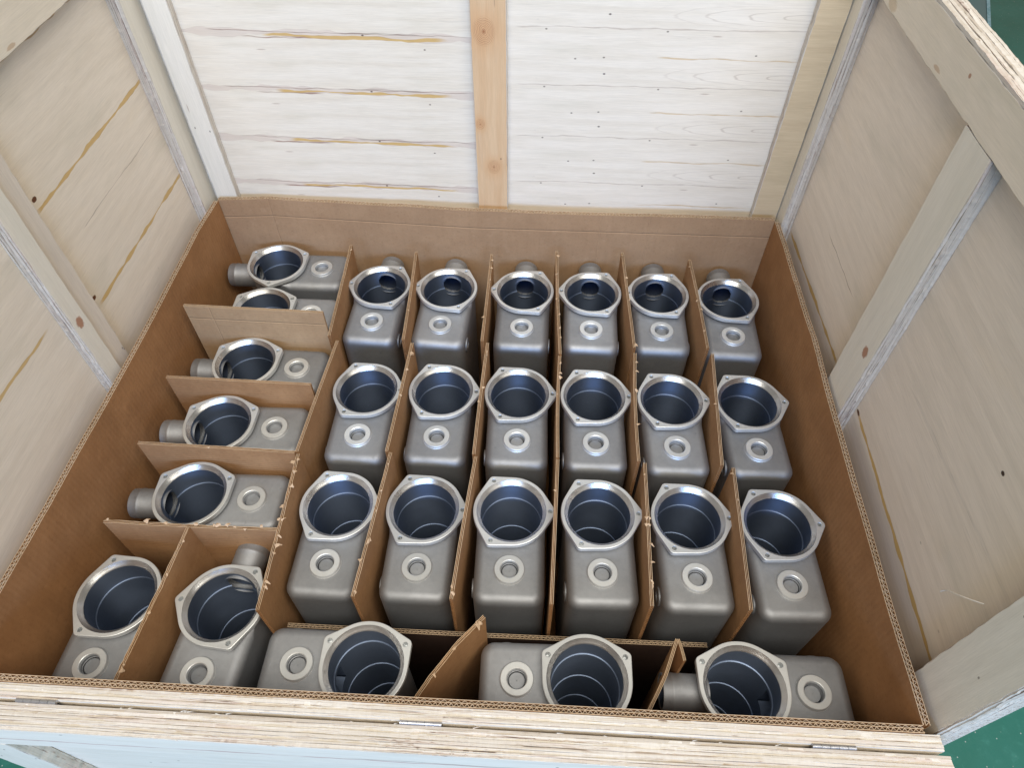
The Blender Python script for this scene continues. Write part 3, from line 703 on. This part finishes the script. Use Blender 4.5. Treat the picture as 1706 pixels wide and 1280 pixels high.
def proto(mir, label):
    r = thing('metal_housing', label, 'metal housing', (0, 0, 0), 0, None)
    mesh_obj('body', body_bm(mir), M_body, r, True, math.radians(40))
    mesh_obj('flange', flange_bm(mir), [M_flange, M_cham], r, True, math.radians(22))
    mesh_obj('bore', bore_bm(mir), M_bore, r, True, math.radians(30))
    z0 = ZTOP
    bm = lathe([(0.0245, z0-0.0003), (0.0236, z0+0.0008), (0.0231, z0+0.0046), (0.0224, z0+0.0054), (0.0150, z0+0.0055), (0.0140, z0+0.0048), (0.0138, z0+0.0005), (0.0138, z0-0.0030)])
    bmesh.ops.translate(bm, verts=bm.verts, vec=(0, -0.0965, 0)); mesh_obj('port_ring', bm, M_flange, r, True, math.radians(30))
    bm = lathe([(0.0118, z0-0.0098), (0.0116, z0-0.0052), (0.0108, z0-0.0044), (0.0006, z0-0.0042)], 40)
    bmesh.ops.translate(bm, verts=bm.verts, vec=(0, -0.0965, 0)); mesh_obj('port_plug', bm, M_body, r, True, math.radians(30))
    # outlet pipe along +Y (low down on the housings that stand upside down)
    zc = -0.038 if not mir else -0.275
    bm = lathe([(0.0250, 0.045), (0.0250, 0.0910), (0.0254, 0.0922), (0.0257, 0.0940), (0.0254, 0.0958), (0.0249, 0.0970), (0.0249, 0.1060), (0.0245, 0.1080), (0.0226, 0.1080), (0.0220, 0.1065), (0.0220, 0.056)], 56)
    bmesh.ops.transform(bm, matrix=Matrix.Translation((0, 0, zc)) @ Matrix.Rotation(-math.pi/2, 4, 'X'), verts=bm.verts)
    for f in bm.faces:                           # inside faces coloured dark to imitate the shade in the pipe
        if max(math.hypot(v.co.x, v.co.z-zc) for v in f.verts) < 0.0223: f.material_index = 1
    mesh_obj('outlet_pipe', bm, [M_body, M_pipeshade], r, True, math.radians(35))
    bm = lathe([(0.0221, 0.0960), (0.0180, 0.0950), (0.0005, 0.0945)], 40)  # added cap, dark in place of the shade deep in the pipe
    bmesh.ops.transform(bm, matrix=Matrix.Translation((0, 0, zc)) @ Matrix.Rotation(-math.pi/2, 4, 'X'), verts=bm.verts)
    mesh_obj('pipe_shade_cap', bm, M_pipeshade, r, True)
    # pads on the long side and on the end
    sx = -1 if mir else 1
    bm = lathe([(0.0150, -0.004), (0.0149, 0.0018), (0.0142, 0.0026), (0.009, 0.0026), (0.0085, 0.0008), (0.0005, 0.0008)], 40)
    bmesh.ops.transform(bm, matrix=Matrix.Translation((sx*0.0545, -0.1130, -0.046)) @ Matrix.Rotation(sx*math.pi/2, 4, 'Y'), verts=bm.verts)
    mesh_obj('side_pad', bm, M_body, r, True, math.radians(35))
    bm = lathe([(0.040, -0.004), (0.0395, 0.0100), (0.0385, 0.0112), (0.0005, 0.0112)], 48)
    bmesh.ops.transform(bm, matrix=Matrix.Translation((0.004, -0.1490, -0.262)) @ Matrix.Rotation(math.pi/2, 4, 'X'), verts=bm.verts)
    mesh_obj('end_pad', bm, M_body, r, True, math.radians(35))
    return r
def dup(root):
    r = root.copy(); COL.objects.link(r)
    for ch in list(root.children):
        c = ch.copy(); COL.objects.link(c); c.parent = r
    return r
HF = -0.105
ups = 'upright in the back row, pipe behind it'
H = []
for k, (x, y) in enumerate([(-0.2190, 0.8385), (-0.0785, 0.8370), (0.0810, 0.8365), (0.2205, 0.8385), (0.3595, 0.8430), (0.5000, 0.8330)]):
    H.append(('A', x, y, [-2, -3, -0.5, -1, 0, -1][k], f'grey metal housing with short pipe behind, {ORD[k]} from the left in the back row', 'metal housings of the back row'))
for k, (x, y) in enumerate([(-0.1965, 0.5590), (-0.0570, 0.5620), (0.0820, 0.5635), (0.2205, 0.5640), (0.3600, 0.5620), (0.5000, 0.5640)]):
    H.append(('B', x, y, [0, 0, 1.2, 0.8, 1.5, 2][k], f'grey metal housing without visible pipe, {ORD[k]} from the left in the middle row', 'metal housings of the middle row'))
for k, (x, y) in enumerate([(-0.1980, 0.3170), (-0.0580, 0.3180), (0.0825, 0.3215), (0.2235, 0.3240), (0.3670, 0.3230), (0.5080, 0.3190)]):
    H.append(('B', x, y, [-1, 0, 1, 1.8, 1.5, 2][k], f'grey metal housing with dark open bore, {ORD[k]} from the left in the third row', 'metal housings of the third row'))
SL = ['pushed into the back left corner', 'half hidden behind the tall pale divider', 'right in front of the tall pale divider', 'fourth down the left side, blue inside', 'lowest of the left side, before the torn divider']
for k, (x, y) in enumerate([(-0.4550, 0.8940), (-0.4480, 0.7570), (-0.4395, 0.6140), (-0.4440, 0.4690), (-0.4420, 0.3245)]):
    H.append(('A', x, y, 90+[0, 0, -1, 1.5, 1][k], f'sideways metal housing, pipe leftward, {SL[k]}', 'sideways housings along the left wall'))
H.append(('B', -0.4910, 0.1490, -2, 'metal housing in the front left corner, right rim behind the divider', 'front left corner housings'))
H.append(('A', -0.3330, 0.1440, -4, 'metal housing with upright pipe end, second from the front left corner', 'front left corner housings'))
H.append(('B', -0.1095, 0.0690, -90, 'sideways metal housing left of the askew divider at the front edge', 'sideways housings along the front edge'))
H.append(('B', 0.2000, 0.0665, -89, 'sideways metal housing in the middle of the front edge, bore to the right', 'sideways housings along the front edge'))
H.append(('A', 0.4140, 0.0680, 90.5, 'sideways metal housing at front right, its open pipe mouth facing left', 'sideways housings along the front edge'))
pA = pB = None
for k, (v, x, y, ang, lab, grp) in enumerate(H):
    if v == 'A':
        r = pA = proto(False, lab) if pA is None else pA
        if k and r.get('placed'): r = dup(pA)
    else:
        if pB is None: r = pB = proto(True, lab)
        else: r = dup(pB)
    if 'placed' in r: del r['placed']
    if r is pA: r['placed'] = 1
    r['label'] = lab; r['group'] = grp
    r.location = (x, y, RZ+HF+random.uniform(-0.0012, 0.0012)); r.rotation_euler = (random.uniform(-0.006, 0.006), random.uniform(-0.006, 0.006), math.radians(ang))
del pA['placed']
